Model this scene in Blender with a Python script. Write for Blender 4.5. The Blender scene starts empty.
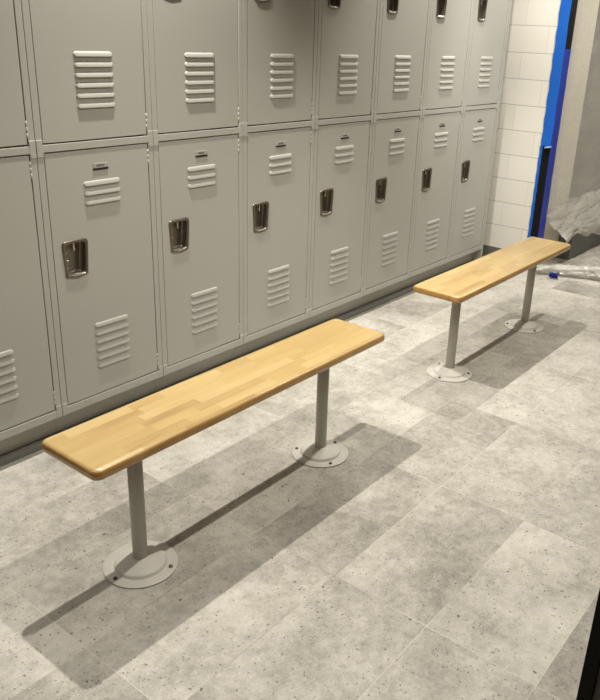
import bpy, bmesh, math, random
from mathutils import Vector, Matrix, noise
random.seed(4)
S = bpy.context.scene
COL = S.collection

# ------------------------------------------------------------------ helpers
def link(o, parent=None):
    COL.objects.link(o)
    if parent: o.parent = parent
    return o

def obj(name, bm, mat, parent=None, smooth=False, loc=(0, 0, 0)):
    me = bpy.data.meshes.new(name)
    bmesh.ops.recalc_face_normals(bm, faces=bm.faces[:])
    bm.to_mesh(me); bm.free()
    if smooth:
        for p in me.polygons: p.use_smooth = True
    mats = mat if isinstance(mat, (list, tuple)) else [mat]
    for m in mats: me.materials.append(m)
    o = bpy.data.objects.new(name, me)
    o.location = loc
    return link(o, parent)

def empty(name, loc, label, cat, group=None):
    o = bpy.data.objects.new(name, None)
    o.location = loc; o.empty_display_size = .1
    link(o); tag(o, label, cat, group)
    return o

def tag(o, label, cat, group=None):
    o['label'] = label; o['category'] = cat
    if group: o['group'] = group
    return o

def struct(name, bm, mat, smooth=False, label=None):
    o = obj(name, bm, mat, None, smooth)
    o['kind'] = 'structure'
    o['label'] = label or name.replace('_', ' ')
    o['category'] = name.split('_')[0]
    return o

def box(bm, x0, x1, y0, y1, z0, z1, bev=0, seg=2):
    r = bmesh.ops.create_cube(bm, size=1)
    bmesh.ops.scale(bm, vec=(x1-x0, y1-y0, z1-z0), verts=r['verts'])
    bmesh.ops.translate(bm, vec=((x0+x1)/2, (y0+y1)/2, (z0+z1)/2), verts=r['verts'])
    if bev:
        es = list({e for v in r['verts'] for e in v.link_edges})
        bmesh.ops.bevel(bm, geom=es, offset=bev, segments=seg, affect='EDGES', profile=.5)

def lathe(bm, prof, cx=0, cy=0, n=48, cap_bottom=True, cap_top=True):
    rings = []
    for r, z in prof:
        rings.append([bm.verts.new((cx+r*math.cos(2*math.pi*i/n), cy+r*math.sin(2*math.pi*i/n), z)) for i in range(n)])
    for a, b in zip(rings, rings[1:]):
        for i in range(n):
            bm.faces.new((a[i], a[(i+1) % n], b[(i+1) % n], b[i]))
    if cap_bottom: bm.faces.new(rings[0])
    if cap_top: bm.faces.new(rings[-1])

def ring_loft(bm, rings, cap0=True, cap1=True):
    vs = [[bm.verts.new(p) for p in r] for r in rings]
    n = len(vs[0])
    for a, b in zip(vs, vs[1:]):
        for i in range(n):
            bm.faces.new((a[i], a[(i+1) % n], b[(i+1) % n], b[i]))
    if cap0: bm.faces.new(vs[0])
    if cap1: bm.faces.new(vs[-1])

# ------------------------------------------------------------------ node helper
class N:
    def __init__(s, name):
        s.m = bpy.data.materials.new(name); s.m.use_nodes = True
        s.t = s.m.node_tree; s.t.nodes.clear()
        s.out = s.t.nodes.new('ShaderNodeOutputMaterial')
    def n(s, typ, ins=None, **kw):
        d = s.t.nodes.new(typ)
        for k, v in kw.items(): setattr(d, k, v)
        for k, v in (ins or {}).items(): s.put(d.inputs[k], v)
        return d
    def put(s, sock, v):
        if isinstance(v, bpy.types.NodeSocket): s.t.links.new(v, sock)
        elif isinstance(v, bpy.types.Node): s.t.links.new(v.outputs[0], sock)
        else:
            if hasattr(sock.default_value, '__len__') and len(sock.default_value) == 4 and len(v) == 3: v = (*v, 1)
            sock.default_value = v
    def math(s, op, a, b=0.0, c=0.0):
        d = s.t.nodes.new('ShaderNodeMath'); d.operation = op
        for i, v in enumerate((a, b, c)): s.put(d.inputs[i], v)
        return d.outputs[0]
    def mix(s, f, a, b, blend='MIX'):
        d = s.t.nodes.new('ShaderNodeMix'); d.data_type = 'RGBA'; d.blend_type = blend
        s.put(d.inputs[0], f); s.put(d.inputs[6], a); s.put(d.inputs[7], b)
        return d.outputs[2]
    def ramp(s, f, stops, interp='LINEAR'):
        d = s.t.nodes.new('ShaderNodeValToRGB'); d.color_ramp.interpolation = interp
        s.put(d.inputs[0], f)
        e = d.color_ramp.elements
        while len(e) < len(stops): e.new(.5)
        for el, (p, c) in zip(e, stops): el.position = p; el.color = (*c, 1) if len(c) == 3 else c
        return d.outputs[0]
    def noise(s, vec, scale, detail=4, rough=.5):
        return s.n('ShaderNodeTexNoise', {'Vector': vec, 'Scale': scale, 'Detail': detail, 'Roughness': rough}).outputs[0]
    def obj_xyz(s):
        tc = s.t.nodes.new('ShaderNodeTexCoord')
        sp = s.n('ShaderNodeSeparateXYZ', {0: tc.outputs['Object']})
        return tc.outputs['Object'], sp.outputs[0], sp.outputs[1], sp.outputs[2]
    def comb(s, x, y, z):
        return s.n('ShaderNodeCombineXYZ', {0: x, 1: y, 2: z}).outputs[0]
    def bump(s, h, strength, dist=.002):
        return s.n('ShaderNodeBump', {'Height': h, 'Strength': strength, 'Distance': dist}).outputs[0]
    def bsdf(s, color, rough=.5, metal=0.0, normal=None, spec=.5, coat=0, coat_rough=.1):
        p = s.n('ShaderNodeBsdfPrincipled', {'Base Color': color, 'Roughness': rough, 'Metallic': metal,
                'Specular IOR Level': spec, 'Coat Weight': coat, 'Coat Roughness': coat_rough})
        if normal is not None: s.put(p.inputs['Normal'], normal)
        s.put(s.out.inputs[0], p.outputs[0])
        return p

def plain(name, c, rough=.5, metal=0.0, spec=.5, var=.04, scale=8, bump=0, bscale=300):
    k = N(name)
    P, x, y, z = k.obj_xyz()
    f = k.noise(P, scale, 3)
    col = k.mix(f, tuple(v*(1-var) for v in c), tuple(min(1, v*(1+var)) for v in c))
    nrm = k.bump(k.noise(P, bscale, 2), bump, .001) if bump else None
    k.bsdf(col, rough, metal, nrm, spec)
    return k.m

# ------------------------------------------------------------------ materials
LOCK = (.450, .447, .408)
m_locker = plain('locker_paint', LOCK, .38, spec=.45, var=.015, scale=3, bump=.12, bscale=420)
m_dark_in = plain('locker_inside_paint', (.25, .24, .21), .6)
m_cup = plain('cup_metal', (.21, .190, .155), .34, .85, var=.12, scale=60)
m_chrome = plain('bright_metal', (.78, .76, .72), .22, .95)
m_plate = plain('number_plate_metal', (.50, .48, .43), .4, .3)
m_marks = plain('worn_plate_print', (.17, .165, .145), .5, var=.7, scale=160)
m_black = plain('black_ink', (.012, .011, .010), .6)
m_pole = plain('pedestal_paint', (.53, .515, .465), .42, spec=.4, var=.02)
m_flange = plain('flange_paint', (.60, .585, .53), .42, spec=.4, var=.03, scale=20)
m_bolt = plain('bolt_steel', (.10, .09, .08), .4, .6)
m_jamb = plain('black_frame_paint', (.007, .0065, .006), .7, spec=.2)
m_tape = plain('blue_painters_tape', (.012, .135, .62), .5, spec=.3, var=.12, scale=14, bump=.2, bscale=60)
m_tape_shaded = plain('shaded_blue_tape', (.012, .035, .36), .45, spec=.4, var=.3, scale=25, bump=.3, bscale=50)  # same blue tape, with the shade of the inner side put into its colour
m_paint = plain('wall_paint', (.40, .39, .36), .7)
m_taupe = plain('taupe_wall_paint', (.17, .15, .115), .7)
m_tan = plain('tan_wall_paint', (.60, .55, .46), .65)
m_ceiling = plain('ceiling_paint', (.30, .295, .285), .8)
m_greywall = plain('grey_wall_tile', (.36, .355, .33), .45)
m_basetile = plain('dark_base_tile', (.18, .175, .158), .5, var=.12, scale=30)
m_curb = plain('dark_curb_tile', (.135, .137, .125), .45, var=.08, scale=20)

def floor_material():
    k = N('grey_stone_floor_tile')
    P, x, y, z = k.obj_xyz()
    TX, TY, GX, GY = .5994, .2997, .0655, -.5672
    u = k.math('DIVIDE', k.math('SUBTRACT', x, GX), TX)
    v = k.math('DIVIDE', k.math('SUBTRACT', y, GY), TY)
    iu, iv = k.math('FLOOR', u), k.math('FLOOR', v)
    fu, fv = k.math('FRACT', u), k.math('FRACT', v)
    du = k.math('MULTIPLY', k.math('MINIMUM', fu, k.math('SUBTRACT', 1.0, fu)), TX)
    dv = k.math('MULTIPLY', k.math('MINIMUM', fv, k.math('SUBTRACT', 1.0, fv)), TY)
    wn = k.n('ShaderNodeTexWhiteNoise', {'Vector': k.comb(iu, iv, 3.7)}, noise_dimensions='3D')
    tint, off = wn.outputs['Value'], wn.outputs['Color']
    offv = k.n('ShaderNodeVectorMath', {0: off, 1: (30, 30, 30)}, operation='MULTIPLY').outputs[0]
    Q = k.n('ShaderNodeVectorMath', {0: P, 1: offv}, operation='ADD').outputs[0]
    # broad cloudy mottling, finer veins, grain
    a = k.noise(Q, 4.2, 6, .62)
    b = k.noise(Q, 30, 6, .68)
    g = k.noise(Q, 190, 3, .75)
    f = k.math('ADD', k.math('MULTIPLY', a, .50), k.math('ADD', k.math('MULTIPLY', b, .32), k.math('MULTIPLY', g, .26)))
    f = k.math('ADD', f, k.math('MULTIPLY', k.math('SUBTRACT', tint, .5), .10))
    col = k.ramp(f, [(.38, (.245, .231, .200)), (.50, (.385, .367, .321)), (.60, (.52, .50, .446)), (.74, (.65, .627, .567))])
    # dark chips and light chips
    wob = k.n('ShaderNodeTexNoise', {'Vector': Q, 'Scale': 160.0, 'Detail': 2.0}).outputs['Color']
    QD = k.n('ShaderNodeVectorMath', {0: Q, 1: k.n('ShaderNodeVectorMath', {0: wob, 1: (.012, .012, 0)}, operation='MULTIPLY').outputs[0]}, operation='ADD').outputs[0]
    def chips(scale, thr, keep):
        vo = k.n('ShaderNodeTexVoronoi', {'Vector': QD, 'Scale': scale, 'Randomness': 1.0})
        vs = k.n('ShaderNodeSeparateColor', {0: vo.outputs['Color']})
        near = k.math('LESS_THAN', vo.outputs['Distance'], k.math('MULTIPLY', vs.outputs[1], thr))
        return k.math('MULTIPLY', near, k.math('LESS_THAN', vs.outputs[0], keep))
    col = k.mix(k.math('MULTIPLY', chips(60, .26, .12), .85), col, (.085, .078, .066))
    col = k.mix(k.math('MULTIPLY', chips(130, .40, .26), .7), col, (.13, .12, .10))
    col = k.mix(k.math('MULTIPLY', chips(60, .15, .04), .7), col, (.80, .79, .74))
    # hairline scratches of mineral veining
    w = k.n('ShaderNodeTexNoise', {'Vector': Q, 'Scale': 6.5, 'Detail': 7, 'Roughness': .6, 'Distortion': 1.2}).outputs[0]
    vein = k.ramp(k.math('ABSOLUTE', k.math('SUBTRACT', w, .5)), [(.0, (1, 1, 1)), (.018, (0, 0, 0))])
    col = k.mix(k.math('MULTIPLY', vein, .16), col, (.68, .66, .60))
    # grout
    grout = k.math('MAXIMUM', k.math('LESS_THAN', du, .0013), k.math('LESS_THAN', dv, .0013))
    gn = k.noise(P, 2.3, 2)
    gcol = k.ramp(gn, [(.38, (.26, .24, .20)), (.56, (.60, .575, .51))])
    col = k.mix(k.math('MULTIPLY', grout, .66), col, gcol)
    h = k.math('SUBTRACT', k.math('MULTIPLY', b, .3), k.math('MULTIPLY', grout, 1.0))
    rough = k.math('ADD', .50, k.math('MULTIPLY', a, .2))
    k.bsdf(col, rough, 0, k.bump(h, .25, .001), .35)
    return k.m

def wall_tile_material():
    k = N('white_glazed_wall_tile')
    P, x, y, z = k.obj_xyz()
    PZ, PY, Z0, Y0 = .1567, .3160, 1.041, -.2005
    v = k.math('DIVIDE', k.math('SUBTRACT', z, Z0), PZ)
    iv, fv = k.math('FLOOR', v), k.math('FRACT', v)
    shift = k.math('MULTIPLY', k.math('FLOORED_MODULO', iv, 2.0), .5)
    u = k.math('ADD', k.math('DIVIDE', k.math('SUBTRACT', y, Y0), PY), shift)
    iu, fu = k.math('FLOOR', u), k.math('FRACT', u)
    du = k.math('MULTIPLY', k.math('MINIMUM', fu, k.math('SUBTRACT', 1.0, fu)), PY)
    dv = k.math('MULTIPLY', k.math('MINIMUM', fv, k.math('SUBTRACT', 1.0, fv)), PZ)
    grout = k.math('MAXIMUM', k.math('LESS_THAN', du, .0014), k.math('LESS_THAN', dv, .0016))
    wn = k.n('ShaderNodeTexWhiteNoise', {'Vector': k.comb(iu, iv, 1.3)}, noise_dimensions='3D').outputs['Value']
    base = k.mix(wn, (.85, .825, .755), (.90, .88, .815))
    tile = k.mix(k.math('MULTIPLY', k.math('LESS_THAN', du, .0014), .45), base, (.45, .43, .38))
    tile = k.mix(k.math('LESS_THAN', dv, .0016), tile, (.40, .38, .33))
    # painted plaster above the tiling, dark base tile at the foot
    hi = k.math('GREATER_THAN', z, 1.658)
    lo = k.math('LESS_THAN', z, .1005)
    col = k.mix(hi, tile, (.20, .195, .175))
    col = k.mix(lo, col, (.15, .148, .135))
    h = k.math('SUBTRACT', k.math('MULTIPLY', k.noise(P, 14, 2), .35), grout)
    k.bsdf(col, k.math('ADD', .22, k.math('MULTIPLY', k.math('MAXIMUM', hi, lo), .4)), 0, k.bump(h, .25, .0015), .5)
    return k.m

def wood_material():
    k = N('varnished_maple_butcher_block')
    P, x, y, z = k.obj_xyz()
    oi = k.t.nodes.new('ShaderNodeObjectInfo')
    seed = k.math('MULTIPLY', oi.outputs['Random'], 40.0)
    NS = 7.0; WID = .2335/NS
    s = k.math('FLOOR', k.math('DIVIDE', k.math('ADD', y, .5), WID))
    r1 = k.n('ShaderNodeTexWhiteNoise', {'Vector': k.comb(s, seed, 2.1)}, noise_dimensions='3D').outputs['Value']
    L = k.math('ADD', .16, k.math('MULTIPLY', r1, .14))
    warp = k.math('MULTIPLY', k.n('ShaderNodeTexWhiteNoise', {'Vector': k.comb(s, seed, 9.4)}, noise_dimensions='3D').outputs['Value'], 3.0)
    t = k.math('ADD', k.math('DIVIDE', k.math('ADD', x, 5.0), L), warp)
    t = k.math('ADD', t, k.math('MULTIPLY', k.math('SINE', k.math('MULTIPLY', t, 2.4)), .22))
    st = k.math('FLOOR', t)
    wn = k.n('ShaderNodeTexWhiteNoise', {'Vector': k.comb(s, st, seed)}, noise_dimensions='3D')
    tone = wn.outputs['Value']
    offv = k.n('ShaderNodeVectorMath', {0: wn.outputs['Color'], 1: (9, 9, 9)}, operation='MULTIPLY').outputs[0]
    Q = k.n('ShaderNodeVectorMath', {0: k.comb(k.math('MULTIPLY', x, .09), y, z), 1: offv}, operation='ADD').outputs[0]
    gr = k.n('ShaderNodeTexNoise', {'Vector': Q, 'Scale': 46, 'Detail': 5, 'Roughness': .6, 'Distortion': .4}).outputs[0]
    Q2 = k.n('ShaderNodeVectorMath', {0: k.comb(k.math('MULTIPLY', x, .35), y, z), 1: offv}, operation='ADD').outputs[0]
    fl = k.noise(Q2, 22, 3, .5)
    f = k.math('ADD', k.math('ADD', k.math('MULTIPLY', tone, .40), .06), k.math('ADD', k.math('MULTIPLY', gr, .42), k.math('MULTIPLY', fl, .22)))
    col = k.ramp(f, [(.18, (.285, .165, .054)), (.42, (.465, .318, .128)), (.66, (.54, .388, .162)), (.95, (.62, .475, .235))])
    # small mineral streaks / knots
    vo = k.n('ShaderNodeTexVoronoi', {'Vector': k.n('ShaderNodeVectorMath', {0: k.comb(k.math('MULTIPLY', x, .4), y, seed), 1: (0, 0, 0)}, operation='ADD').outputs[0], 'Scale': 22})
    vs = k.n('ShaderNodeSeparateColor', {0: vo.outputs['Color']})
    kn = k.math('MULTIPLY', k.math('LESS_THAN', vo.outputs['Distance'], .10), k.math('LESS_THAN', vs.outputs[0], .06))
    col = k.mix(k.math('MULTIPLY', kn, .6), col, (.30, .13, .035))
    k.bsdf(col, .34, 0, k.bump(gr, .04, .0005), .45, coat=.25, coat_rough=.2)
    return k.m

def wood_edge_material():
    # routed edge: darker varnished end grain, with some shade put into the colour
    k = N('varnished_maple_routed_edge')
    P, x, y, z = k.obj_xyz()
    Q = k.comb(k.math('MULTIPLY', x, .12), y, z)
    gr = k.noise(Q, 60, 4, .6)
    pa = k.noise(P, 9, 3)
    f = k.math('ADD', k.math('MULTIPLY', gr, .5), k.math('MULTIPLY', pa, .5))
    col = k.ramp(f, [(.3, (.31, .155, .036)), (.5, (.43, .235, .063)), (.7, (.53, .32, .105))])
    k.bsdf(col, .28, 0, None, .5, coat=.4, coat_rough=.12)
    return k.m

def sheet_material(name, opacity, tint, rough=.18, spec=.6):
    k = N(name)
    P, x, y, z = k.obj_xyz()
    tr = k.n('ShaderNodeBsdfTransparent', {'Color': (.95, .95, .93, 1)})
    df = k.n('ShaderNodeBsdfDiffuse', {'Color': tint})
    tl = k.n('ShaderNodeBsdfTranslucent', {'Color': tint})
    gl = k.n('ShaderNodeBsdfGlossy', {'Color': (.9, .9, .88), 'Roughness': rough})
    nrm = k.bump(k.noise(P, 26, 4, .6), .35, .01)
    k.put(gl.inputs['Normal'], nrm)
    body = k.n('ShaderNodeMixShader', {0: .45, 1: df.outputs[0], 2: tl.outputs[0]})
    op = k.math('MULTIPLY', k.math('ADD', .6, k.noise(P, 7, 4)), opacity)
    a = k.n('ShaderNodeMixShader', {0: op, 1: tr.outputs[0], 2: body.outputs[0]})
    lw = k.n('ShaderNodeFresnel', {'IOR': 1.45})
    k.put(lw.inputs['Normal'], nrm)
    b = k.n('ShaderNodeMixShader', {0: k.math('MULTIPLY', lw.outputs[0], spec), 1: a.outputs[0], 2: gl.outputs[0]})
    k.put(k.out.inputs[0], b.outputs[0])
    return k.m

m_floor = floor_material()
m_walltile = wall_tile_material()
m_wood = wood_material()
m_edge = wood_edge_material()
m_sheet = sheet_material('clear_plastic_film', .30, (.66, .64, .58), .12, 1.0)
m_bunch = sheet_material('bunched_plastic_film', .60, (.86, .845, .79), .20, 1.0)

# ------------------------------------------------------------------ the room
XE = 3.36          # face of the tiled end wall
YB = .465          # wall behind the lockers
bm = bmesh.new(); box(bm, -2.7, 6.2, -3.3, 1.2, -.10, 0); struct('floor', bm, m_floor, label='grey stone tile floor laid in a straight grid')
bm = bmesh.new(); box(bm, -2.7, 6.2, -3.3, 1.2, 2.52, 2.62); struct('ceiling', bm, m_ceiling)
bm = bmesh.new(); box(bm, -2.7, XE+.1, YB, YB+.1, 0, 2.52); struct('wall_back', bm, m_paint, label='wall behind the lockers')
bm = bmesh.new(); box(bm, -2.8, -2.7, -3.3, YB+.1, 0, 2.52); struct('wall_left', bm, m_paint)
bm = bmesh.new(); box(bm, -2.8, -.159, -3.4, -3.3, 0, 2.52); struct('wall_front', bm, m_paint)
bm = bmesh.new(); box(bm, XE, XE+.10, -.25, YB, 0, 2.52); struct('wall_end', bm, m_walltile, label='white glazed tile end wall beside the lockers')
bm = bmesh.new(); box(bm, -.157, XE+.1, -3.3, -1.9155, 0, 2.52); struct('wall_right', bm, m_taupe, label='taupe wall end at the lower right corner')
bm = bmesh.new(); box(bm, -.166, -.1565, -1.937, -1.910, 0, 2.52, .0015); box(bm, -.1566, -.12, -1.9150, -1.910, 0, 2.52); struct('trim_1', bm, m_jamb, label='black metal corner trim at the lower right edge')
# black metal door frame at the end of the tiled wall
bm = bmesh.new()
box(bm, XE-.004, XE+.104, -.314, -.2505, 0, 2.20, .002)
struct('trim_2', bm, m_jamb, label='black door frame upright at the edge of the tiled wall')
bm = bmesh.new(); box(bm, XE, XE+.10, -1.9, -.2505, 2.2005, 2.52); struct('wall_lintel', bm, m_paint, label='wall above the sheeted opening')
# area beyond the opening
bm = bmesh.new(); box(bm, XE+.104, 3.86, -.30, -.20, 0, 2.52); struct('wall_passage', bm, m_tan, label='tan return wall behind the clear plastic sheet')
bm = bmesh.new(); box(bm, XE+.1, 6.2, .95, 1.05, 0, 2.52); struct('wall_alcove', bm, m_greywall)
bm = bmesh.new(); box(bm, 6.1, 6.2, -3.3, .95, 0, 2.52); struct('wall_far', bm, m_greywall)

# locker plinth faced with dark base tile
bm = bmesh.new(); box(bm, -.457, 3.222, .029, YB-.002, 0, .024, .001); struct('baseboard_back', bm, m_basetile, label='dark tiled plinth under the lockers')

# ------------------------------------------------------------------ locker unit
W = .4572
DX0, DX1 = .0265, .4318
ZB = .114
DOORS = [(.147, 1.0225), (1.0545, 1.930)]
TOP = 1.965

def slat(bm, x0, x1, ztop, h=.0165, d=.0043, n=18):
    """one pressed louver: flush at the top edge, swelling out to a lip at the bottom, rounded ends"""
    rings = []
    for i in range(n+1):
        t = i/n
        x = x0+(x1-x0)*t
        e = min(x-x0, x1-x)/.009
        k = 1.0 if e >= 1 else math.sqrt(max(0, 1-(1-e)**2))
        k = max(k, .04)
        zt = ztop-(1-k)*h*.35; zb = ztop-h+(1-k)*h*.35
        hh = zt-zb
        pr = [(0.004, zt), (-.0004*k, zt), (-d*.46*k, zt-.16*hh), (-d*.78*k, zt-.46*hh), (-d*.98*k, zt-.84*hh), (-d*k, zt-.93*hh), (-d*.9*k, zb), (-.0006, zb+.0012*k), (.004, zb+.0012*k)]
        rings.append([(x, y, z) for y, z in pr])
    ring_loft(bm, rings)

def make_vent(parent, z0, count):
    bm = bmesh.new()
    for i in range(count):
        slat(bm, .159, .3055, z0+(count-1-i)*.0312+.0165)
    o = obj('vent_louvers', bm, m_locker, parent, smooth=False)
    for p in o.data.polygons: p.use_smooth = True
    return o

HX0, HX1, HB = .057, .1585, .457      # handle cup outline inside a door, HB above the door's bottom edge

def make_door(parent, z0, z1):
    bm = bmesh.new()
    yf, yb = .0008, .0165
    hx0, hx1, hz0, hz1 = HX0+.006, HX1-.006, z0+HB+.004, z0+HB+.124
    xs = [DX0, hx0, hx1, DX1]; zs = [z0, hz0, hz1, z1]
    grid = {}
    for s, y in ((0, yf), (1, yb)):
        for i, x in enumerate(xs):
            for j, z in enumerate(zs):
                grid[s, i, j] = bm.verts.new((x, y, z))
    for s in (0, 1):
        for i in range(3):
            for j in range(3):
                if i == 1 and j == 1: continue
                bm.faces.new((grid[s, i, j], grid[s, i+1, j], grid[s, i+1, j+1], grid[s, i, j+1]))
    def side(a, b):
        bm.faces.new((grid[0, *a], grid[0, *b], grid[1, *b], grid[1, *a]))
    for i in range(3):
        side((i, 0), (i+1, 0)); side((i, 3), (i+1, 3)); side((0, i), (0, i+1)); side((3, i), (3, i+1))
    side((1, 1), (2, 1)); side((2, 1), (2, 2)); side((2, 2), (1, 2)); side((1, 2), (1, 1))
    es = [e for e in bm.edges if all(abs(v.co.y-yf) < 1e-6 for v in e.verts) and
          (all(abs(v.co.x-DX0) < 1e-6 for v in e.verts) or all(abs(v.co.x-DX1) < 1e-6 for v in e.verts) or
           all(abs(v.co.z-z0) < 1e-6 for v in e.verts) or all(abs(v.co.z-z1) < 1e-6 for v in e.verts))]
    bmesh.ops.bevel(bm, geom=es, offset=.0022, segments=2, affect='EDGES', profile=.5)
    d = obj('door', bm, m_locker, parent)
    make_vent(d, z0+.0985, 6)
    make_vent(d, z1-.1815, 3)
    make_vent_top = None
    # recessed latch cup
    hz = z0+HB
    def outline(inset, y, vp=.008):
        x0, x1 = HX0+inset, HX1-inset
        zt, zb = hz+.129-inset, hz+.005+inset*.6
        r = .0145-inset*.5
        taper = .007
        pts = []
        for a in range(0, 91, 30):       # top right
            t = math.radians(90-a); pts.append((x1-r+r*math.cos(t), y, zt-r+r*math.sin(t)))
        for a in range(0, 61, 30):       # bottom right
            t = math.radians(-a); pts.append((x1-taper-r+r*math.cos(t), y, zb+r*.5+r*math.sin(t)*.8))
        cx = (x0+x1)/2
        pts += [(cx+.016, y, zb-vp*.75), (cx+.006, y, zb-vp), (cx-.006, y, zb-vp), (cx-.016, y, zb-vp*.75)]
        for a in range(60, -1, -30):
            t = math.radians(180+a); pts.append((x0+taper+r+r*math.cos(t), y, zb+r*.5+r*math.sin(t)*.8))
        for a in range(0, 91, 30):
            t = math.radians(180-a); pts.append((x0+r+r*math.cos(t), y, zt-r+r*math.sin(t)))
        if y > .005:                     # the cup floor slopes: shallow at the left, deep at the right
            pts = [(a, .004+(y-.004)*(.25+.75*(a-HX0)/(HX1-HX0)), c) for a, b, c in pts]
        return pts
    bm = bmesh.new()
    rings = [outline(0, .0008), outline(.0006, -.0022), outline(.003, -.0036), outline(.0085, -.0034, .006), outline(.0105, -.0005, .004),
             outline(.0115, .010, 0), outline(.013, .024, -.004), outline(.018, .028, -.006)]
    ring_loft(bm, rings, cap0=False, cap1=True)
    h = obj('handle', bm, m_cup, d)
    for p in h.data.polygons: p.use_smooth = len(p.vertices) == 4
    cx = (HX0+HX1)/2
    floor_y = lambda x: .004+.0235*(.25+.75*(x-HX0)/(HX1-HX0))
    bm = bmesh.new(); box(bm, cx-.002, cx+.005, floor_y(cx)-.010, floor_y(cx)+.002, hz+.090, hz+.116, .0015)
    o = obj('lift_tongue', bm, m_chrome, d); o['label'] = 'bright steel lift tongue'
    bm = bmesh.new(); box(bm, cx-.030, cx+.034, .002, .022, hz+.004, hz+.012, .003)
    o = obj('finger_lip', bm, m_chrome, d); o['label'] = 'bright lower lip of the latch cup'
    for dx, dz, r in ((-.026, .085, .0022), (-.025, .058, .0050), (-.024, .034, .0022)):
        bm = bmesh.new()
        bmesh.ops.create_uvsphere(bm, u_segments=12, v_segments=8, radius=r, matrix=Matrix.Translation((cx+dx, floor_y(cx+dx), hz+dz)))
        obj('rivet', bm, m_chrome, d, smooth=True)
    # number plate
    bm = bmesh.new()
    zp = z1-.0635
    box(bm, .202, .2585, -.0008, .002, zp, zp+.0165, .0006)
    np_ = obj('number_plate', bm, m_plate, d)
    bm = bmesh.new()
    box(bm, .2000, .2605, -.0016, .002, zp-.0055, zp+.0010)
    sl = obj('plate_slot', bm, m_black, d); sl['label'] = 'black slot under the number plate'
    bm = bmesh.new(); box(bm, .2145, .2450, -.0011, .0005, zp+.0055, zp+.0125)
    sl = obj('plate_marks', bm, m_marks, d); sl['label'] = 'worn dark marks on the number plate'
    # hinge knuckles on the right edge
    for zc in (z0+.045, z1-.045):
        bm = bmesh.new()
        for k in range(3):
            za = zc-.027+k*.0178
            lathe(bm, [(.0020, za), (.0029, za+.0004), (.0029, za+.0170), (.0020, za+.0174)], DX1+.0014, .0018, 12)
        obj('hinge', bm, m_locker, d, smooth=True)
    return d

def make_locker():
    r = empty('locker_unit', (0, 0, 0), '', 'locker', 'two-tier steel lockers along the wall')
    bm = bmesh.new()
    t = .0015
    for x in (.0012, W-.0012-t): box(bm, x, x+t, .016, .455, ZB, TOP)
    box(bm, .002, W-.002, .4535, .455, ZB, TOP)
    box(bm, .002, W-.002, .016, .454, TOP-t, TOP)
    box(bm, .002, W-.002, .020, .454, ZB, ZB+t)
    box(bm, .002, W-.002, .030, .454, 1.037, 1.0385)
    obj('body', bm, m_dark_in, r)
    # frame: stiles, rails and the raised corner tabs where the rails are welded on
    bm = bmesh.new()
    g = .0009
    for xa, xb in ((g, DX0-.0028), (DX1+.0028, W-g)):
        box(bm, xa, xb, 0, .016, ZB+.0005, TOP, .0009, 2)
        box(bm, xa+.0006, xb-.0002, -.0022, .004, 1.0125, 1.0655, .0007, 1)
        box(bm, xa+.0006, xb-.0002, -.0020, .004, ZB, .1585, .0007, 1)
    box(bm, g+.0005, W-g-.0005, -.0014, .016, 1.0265, 1.0495, .0009, 2)
    box(bm, g+.0005, W-g-.0005, -.0012, .016, ZB, .1425, .0009, 2)
    box(bm, g+.0005, W-g-.0005, -.0012, .016, 1.9345, TOP, .0009, 2)
    obj('frame', bm, m_locker, r)
    for z0, z1 in DOORS: make_door(r, z0, z1)
    bm = bmesh.new(); box(bm, .0005, W-.0005, .056, .44, .0245, ZB-.0003)
    obj('base', bm, m_locker, r)
    return r

def copy_tree(o, parent=None):
    c = o.copy(); COL.objects.link(c)
    if parent: c.parent = parent
    for ch in list(o.children): copy_tree(ch, c)
    return c

LOCKER_LABELS = [
    'grey two-tier steel locker cut off by the left edge of the photo',
    'first fully shown grey locker from the left, behind the near end of the front bench',
    'second fully shown grey steel locker from the left, behind the front bench',
    'third fully shown grey locker from the left, behind the far end of the front bench',
    'grey steel locker fourth from the tiled end wall, left of the gap between the benches',
    'grey steel locker third from the tiled end wall, behind the far bench near end',
    'grey steel locker second from the tiled end wall, next to last in the row',
    'last grey steel locker of the row, nearest the white tiled end wall',
]
proto = make_locker()
for i, lab in enumerate(LOCKER_LABELS):
    o = proto if i == 0 else copy_tree(proto)
    o.location = ((i-1)*W, 0, 0)
    o['label'] = lab
bm = bmesh.new(); box(bm, 7*W+.0006, 7*W+.021, -.0012, .455, .0245, TOP, .0012)
tag(obj('end_panel', bm, m_locker), 'narrow grey steel end panel closing the locker row beside the tiled wall', 'panel')

# ------------------------------------------------------------------ benches
BZ, BT = .4385, .031
BY = -.7235
BW = .2340

def rounded_rect(x0, x1, y0, y1, r, z, n=8):
    pts = []
    for cx, cy, a0 in ((x1-r, y1-r, 0), (x0+r, y1-r, 90), (x0+r, y0+r, 180), (x1-r, y0+r, 270)):
        for i in range(n+1):
            a = math.radians(a0+90*i/n)
            pts.append((cx+r*math.cos(a), cy+r*math.sin(a), z))
    return pts

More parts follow.
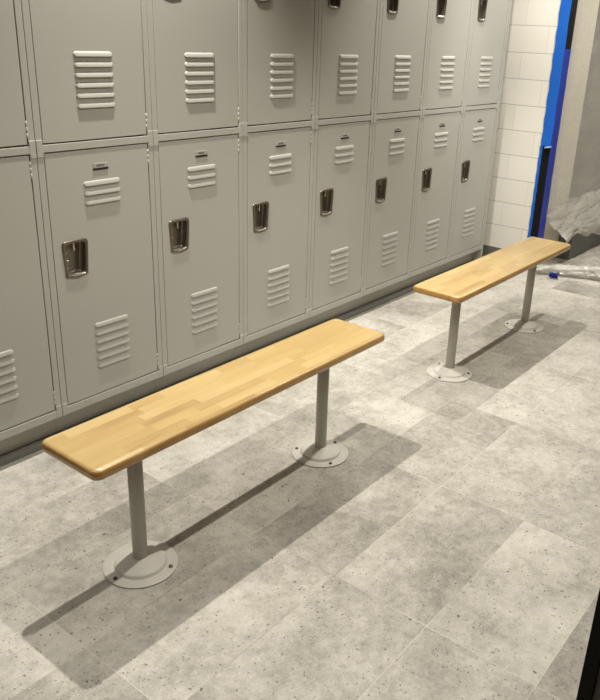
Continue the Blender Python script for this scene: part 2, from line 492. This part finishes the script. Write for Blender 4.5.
def make_bench(length, legs):
    r = empty('bench', (0, 0, 0), '', 'bench', 'varnished wooden benches in front of the lockers')
    h, w = length/2, BW/2
    bm = bmesh.new()
    er = .0125
    rings = []
    zt, zb = BZ, BZ-BT
    for i in range(7):                     # routed edge, bottom round then top round
        a = math.radians(-90+15*i); ins = er*(1-math.cos(a)); z = zb+er*(1+math.sin(a))
        rings.append(rounded_rect(-h+ins, h-ins, -w+ins, w-ins, .023-ins*.7, z))
    for i in range(7):
        a = math.radians(15*i); ins = er*(1-math.cos(a)); z = zt-er+er*math.sin(a)
        rings.append(rounded_rect(-h+ins, h-ins, -w+ins, w-ins, .023-ins*.7, z))
    ring_loft(bm, rings)
    bm.normal_update()
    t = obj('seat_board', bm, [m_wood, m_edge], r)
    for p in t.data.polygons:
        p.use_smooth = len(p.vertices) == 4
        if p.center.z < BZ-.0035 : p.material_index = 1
    for lx in legs:
        bm = bmesh.new()
        lathe(bm, [(.0205, .0265), (.0205, zb-.0055)], lx, 0, 32)
        obj('post', bm, m_pole, r, smooth=True)
        bm = bmesh.new()
        box(bm, lx-.075, lx+.075, -.085, .085, zb-.0055, zb-.0003, .001)
        obj('mounting_plate', bm, m_pole, r)
        bm = bmesh.new()
        lathe(bm, [(.1015, .0006), (.1025, .0018), (.1025, .0040), (.1015, .0050), (.0745, .0056), (.0722, .0070), (.0708, .0125), (.0690, .0155), (.0660, .0172), (.030, .0285), (.0222, .0305), (.0208, .0320)], lx, 0, 64)
        f = obj('base_flange', bm, m_flange, r, smooth=True)
        f['label'] = 'pale round floor flange'
        for a in ((180, 60, 300) if lx < 0 else (0, 117, 243)):
            a = math.radians(a)
            bm = bmesh.new()
            lathe(bm, [(.0062, .0050), (.0062, .0072), (.0048, .0082), (.0046, .0100), (.0030, .0108)], lx+.087*math.cos(a), .087*math.sin(a), 8)
            obj('bolt', bm, m_bolt, f)
    # keep hard shading on caps: split by sharp angle
    return r

b1 = make_bench(1.218, (-.4095, .400))
b1.location = (.1595, BY, 0)
b1['label'] = 'long varnished maple bench in the foreground, nearest the camera'
b2 = copy_tree(b1)
b2.location = (1.9105, BY, 0)
b2['label'] = 'varnished maple bench farther back, beside the plastic sheeting'



# ------------------------------------------------------------------ tape and plastic at the opening
bm = bmesh.new()
n = 40
def strip(bm, pts_a, pts_b, th):
    va = [bm.verts.new(p) for p in pts_a]; vb = [bm.verts.new(p) for p in pts_b]
    vc = [bm.verts.new(Vector(p)+Vector(th)) for p in pts_a]; vd = [bm.verts.new(Vector(p)+Vector(th)) for p in pts_b]
    for i in range(len(va)-1):
        bm.faces.new((va[i], va[i+1], vb[i+1], vb[i])); bm.faces.new((vc[i], vd[i], vd[i+1], vc[i+1]))
        bm.faces.new((va[i], vc[i], vc[i+1], va[i+1])); bm.faces.new((vb[i], vb[i+1], vd[i+1], vd[i]))
    bm.faces.new((va[0], vb[0], vd[0], vc[0])); bm.faces.new((va[-1], vc[-1], vd[-1], vb[-1]))
A, B = [], []
for i in range(n+1):
    z = .81+(2.15-.81)*i/n
    A.append((XE-.0055, -.250+.0022*math.sin(i*1.7), z)); B.append((XE-.0055, -.3165+.0012*math.sin(i*.9+1), z))
strip(bm, A, B, (-.0008, 0, 0))
wide_tape = tag(obj('painters_tape', bm, m_tape), 'wide bright blue tape strip on the upper face of the black door frame', 'tape', None)
bm = bmesh.new(); A, B = [], []
for i in range(n+1):
    z = .001+.806*i/n
    A.append((XE-.0055, -.2465+.0015*math.sin(i*1.3), z)); B.append((XE-.0055, -.2655+.001*math.sin(i*2.1), z))
strip(bm, A, B, (-.0008, 0, 0))
tag(obj('painters_tape', bm, m_tape), 'narrow bright blue tape strip between white tiles and the lower black frame', 'tape', None)
bm = bmesh.new(); A, B = [], []
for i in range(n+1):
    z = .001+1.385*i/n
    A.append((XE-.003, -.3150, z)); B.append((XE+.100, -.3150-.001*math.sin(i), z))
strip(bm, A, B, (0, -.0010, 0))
tag(obj('painters_tape', bm, m_tape_shaded), 'blue tape strip with shade put into its colour on the inner side of the black door frame', 'tape', None)

# loose torn end of tape at the step between wide and narrow strips
bm = bmesh.new()
rows = []
for i in range(7):
    a = i/6
    rows.append([(XE-.0065-.028*math.sin(a*1.7)-.0, -.283-.022*j-.006*a, .806+.012*a-.018*a*a+.004*j) for j in range(3)])
va = [[bm.verts.new(p) for p in r] for r in rows]
for i in range(6):
    for j in range(2): bm.faces.new((va[i][j], va[i+1][j], va[i+1][j+1], va[i][j+1]))
bmesh.ops.solidify(bm, geom=bm.faces[:], thickness=.0008)
m_torn = plain('pale_tape_back', (.55, .66, .80), .4)
obj('torn_end', bm, m_torn, wide_tape)['label'] = 'pale curled torn end of the tape'

def cloth(nu, nv, fn, th=.0006):
    bm = bmesh.new()
    vs = [[bm.verts.new(fn(u/nu, v/nv)) for v in range(nv+1)] for u in range(nu+1)]
    for i in range(nu):
        for j in range(nv): bm.faces.new((vs[i][j], vs[i+1][j], vs[i+1][j+1], vs[i][j+1]))
    return bm

def hang(u, v):
    y = -.3175-1.25*u
    z = .30+1.90*v
    f = noise.noise(Vector((y*3.2, z*.55, 1.7)))*.030+noise.noise(Vector((y*9, z*1.1, 4.2)))*.012+noise.noise(Vector((y*22, z*5, 8.1)))*.004
    f *= min(1, u*14+.08)
    return (XE+.088+f+.012*math.sin(u*15)*min(1, u*8), y, z)
o = obj('plastic_sheet', cloth(110, 120, hang), m_sheet, None, True)
tag(o, 'clear plastic dust sheet hanging in the opening beside the blue tape', 'plastic sheet')

def curb_swag(u, v):
    # sheet lying across the curb's top edge in lengthwise folds, spilling over its front
    x = 3.47+1.45*u
    t = v
    prof = [(-.30, .40), (-.33, .335), (-.345, .285), (-.385, .265), (-.425, .245), (-.438, .215), (-.442, .165)]
    k = t*(len(prof)-1); i = min(int(k), len(prof)-2); f = k-i
    y = prof[i][0]*(1-f)+prof[i+1][0]*f; z = prof[i][1]*(1-f)+prof[i+1][1]*f
    drop = noise.noise(Vector((x*3.4, 2.2, 0)))
    z += max(0, t-.5)*.12*drop
    z += .05*max(0, .32-u*1.6)*(t-.2)-.03*max(0, .25-u)*4*(1-t)
    q = Vector((x*3.2+t*1.5, t*5.0, 3.3))
    z += .034*abs(noise.noise(q))+.012*noise.noise(q*2.6)
    y -= .045*abs(noise.noise(q+Vector((5, 1, 0))))+.014*noise.noise(q*2.9)
    return (x, y, z)
o = obj('crumpled_plastic', cloth(150, 46, curb_swag), m_bunch, None, True)
tag(o, 'crumpled clear plastic draped over the dark curb beyond the opening', 'plastic sheet')

def roll(u, v):
    y = -.36-1.05*u
    a = v*2*math.pi
    q = Vector((u*13, math.cos(a)*1.6, math.sin(a)*1.6+7))
    r = .048+.020*noise.noise(q)+.012*noise.noise(q*2.6)+.006*noise.noise(q*6)
    r *= .35+.65*min(1, math.sin(math.pi*min(1, u*1.0+.02))**.4 if 0 < u < 1 else .2)
    return (3.305+.52*min(u*1.05, .45)+.012*math.sin(u*9)+r*1.35*math.cos(a), y, max(.002, .036+r*.8*math.sin(a)))
o = obj('bundled_plastic', cloth(120, 28, roll), m_bunch, None, True)
tag(o, 'bundled plastic sheet edge lying along the floor at the opening', 'plastic sheet')
bm = cloth(14, 14, lambda u, v: (3.275-.018*math.sin(v*3)-.01*noise.noise(Vector((u*4, v*4, 2))), -.465-.06*u, .004+.036*v+.008*noise.noise(Vector((u*5, v*5, 1)))))
bmesh.ops.solidify(bm, geom=bm.faces[:], thickness=.001)
tag(obj('tape_scrap', bm, m_tape_shaded), 'crumpled blue tape scrap in the shaded tape colour on the floor by the bundled plastic', 'tape')

# dark tiled curb beyond the opening
bm = bmesh.new(); box(bm, 3.79, 6.098, -.395, -.302, 0, .235, .003)
tag(obj('curb', bm, m_curb), 'low dark grey tiled curb beyond the opening under crumpled plastic', 'curb')

# ------------------------------------------------------------------ lights
WARM = (1.0, .945, .85)
def spot(x, y, power, ang=96, blend=.9, aim=None):
    l = bpy.data.lights.new('downlight_or_fill', 'SPOT'); l.energy = power; l.color = WARM
    l.spot_size = math.radians(ang); l.spot_blend = blend; l.shadow_soft_size = .020
    o = bpy.data.objects.new('downlight_or_fill', l); o.location = (x, y, 2.475); link(o)
    if aim: o.rotation_euler = (Vector(aim)-o.location).to_track_quat('-Z', 'Y').to_euler()
for x, y, pw, ang, bl in ((-1.6, -.16, 56, 76, .8), (-1.6, -1.37, 56, 76, .8), (.335, -.16, 190, 90, .6), (.335, -1.37, 106, 114, .6),
                          (2.20, -.16, 112, 86, .6), (2.20, -1.37, 66, 124, .6), (2.80, -.16, 42, 90, .6), (2.70, -1.10, 84, 78, .8)):
    spot(x, y, pw, ang, bl, (XE, -.12, .95) if y == -1.10 else None)  # the aimed spot is a fill added to brighten the end wall
l = bpy.data.lights.new('passage_fill', 'AREA'); l.energy = 38; l.color = WARM; l.size = .22  # unseen fill light, added to brighten the passage and give the plastic highlights
o = bpy.data.objects.new('passage_fill', l); o.location = (4.5, -1.1, 2.45); link(o)
w = bpy.data.worlds.new('world'); S.world = w; w.use_nodes = True
w.node_tree.nodes['Background'].inputs[0].default_value = (.9, .85, .75, 1)
w.node_tree.nodes['Background'].inputs[1].default_value = .1

# ------------------------------------------------------------------ camera
F, CX, CY = 754.5807, 334.2579, 331.3875
p, yw, rl = -.3742, .9329, .0457
fw = Vector((math.sin(yw)*math.cos(p), math.cos(yw)*math.cos(p), math.sin(p)))
rt = Vector((math.cos(yw), -math.sin(yw), 0)); up = rt.cross(fw)
r2 = rt*math.cos(rl)+up*math.sin(rl); u2 = -rt*math.sin(rl)+up*math.cos(rl)
cd = bpy.data.cameras.new('camera'); cam = bpy.data.objects.new('camera', cd); link(cam)
M = Matrix((r2, u2, -fw)).transposed().to_4x4(); M.translation = (-1.3308, -2.163, 1.4071)
cam.matrix_world = M
cd.sensor_fit = 'VERTICAL'; cd.sensor_height = 24; cd.sensor_width = 24*6/7
cd.lens = F/700*24
cd.shift_x = (300-CX)/700; cd.shift_y = (CY-350)/700
cd.clip_start = .05
S.camera = cam
S.view_settings.view_transform = 'Standard'; S.view_settings.look = 'None'
S.view_settings.exposure = 0; S.view_settings.gamma = 1; S.view_settings.use_curve_mapping = False
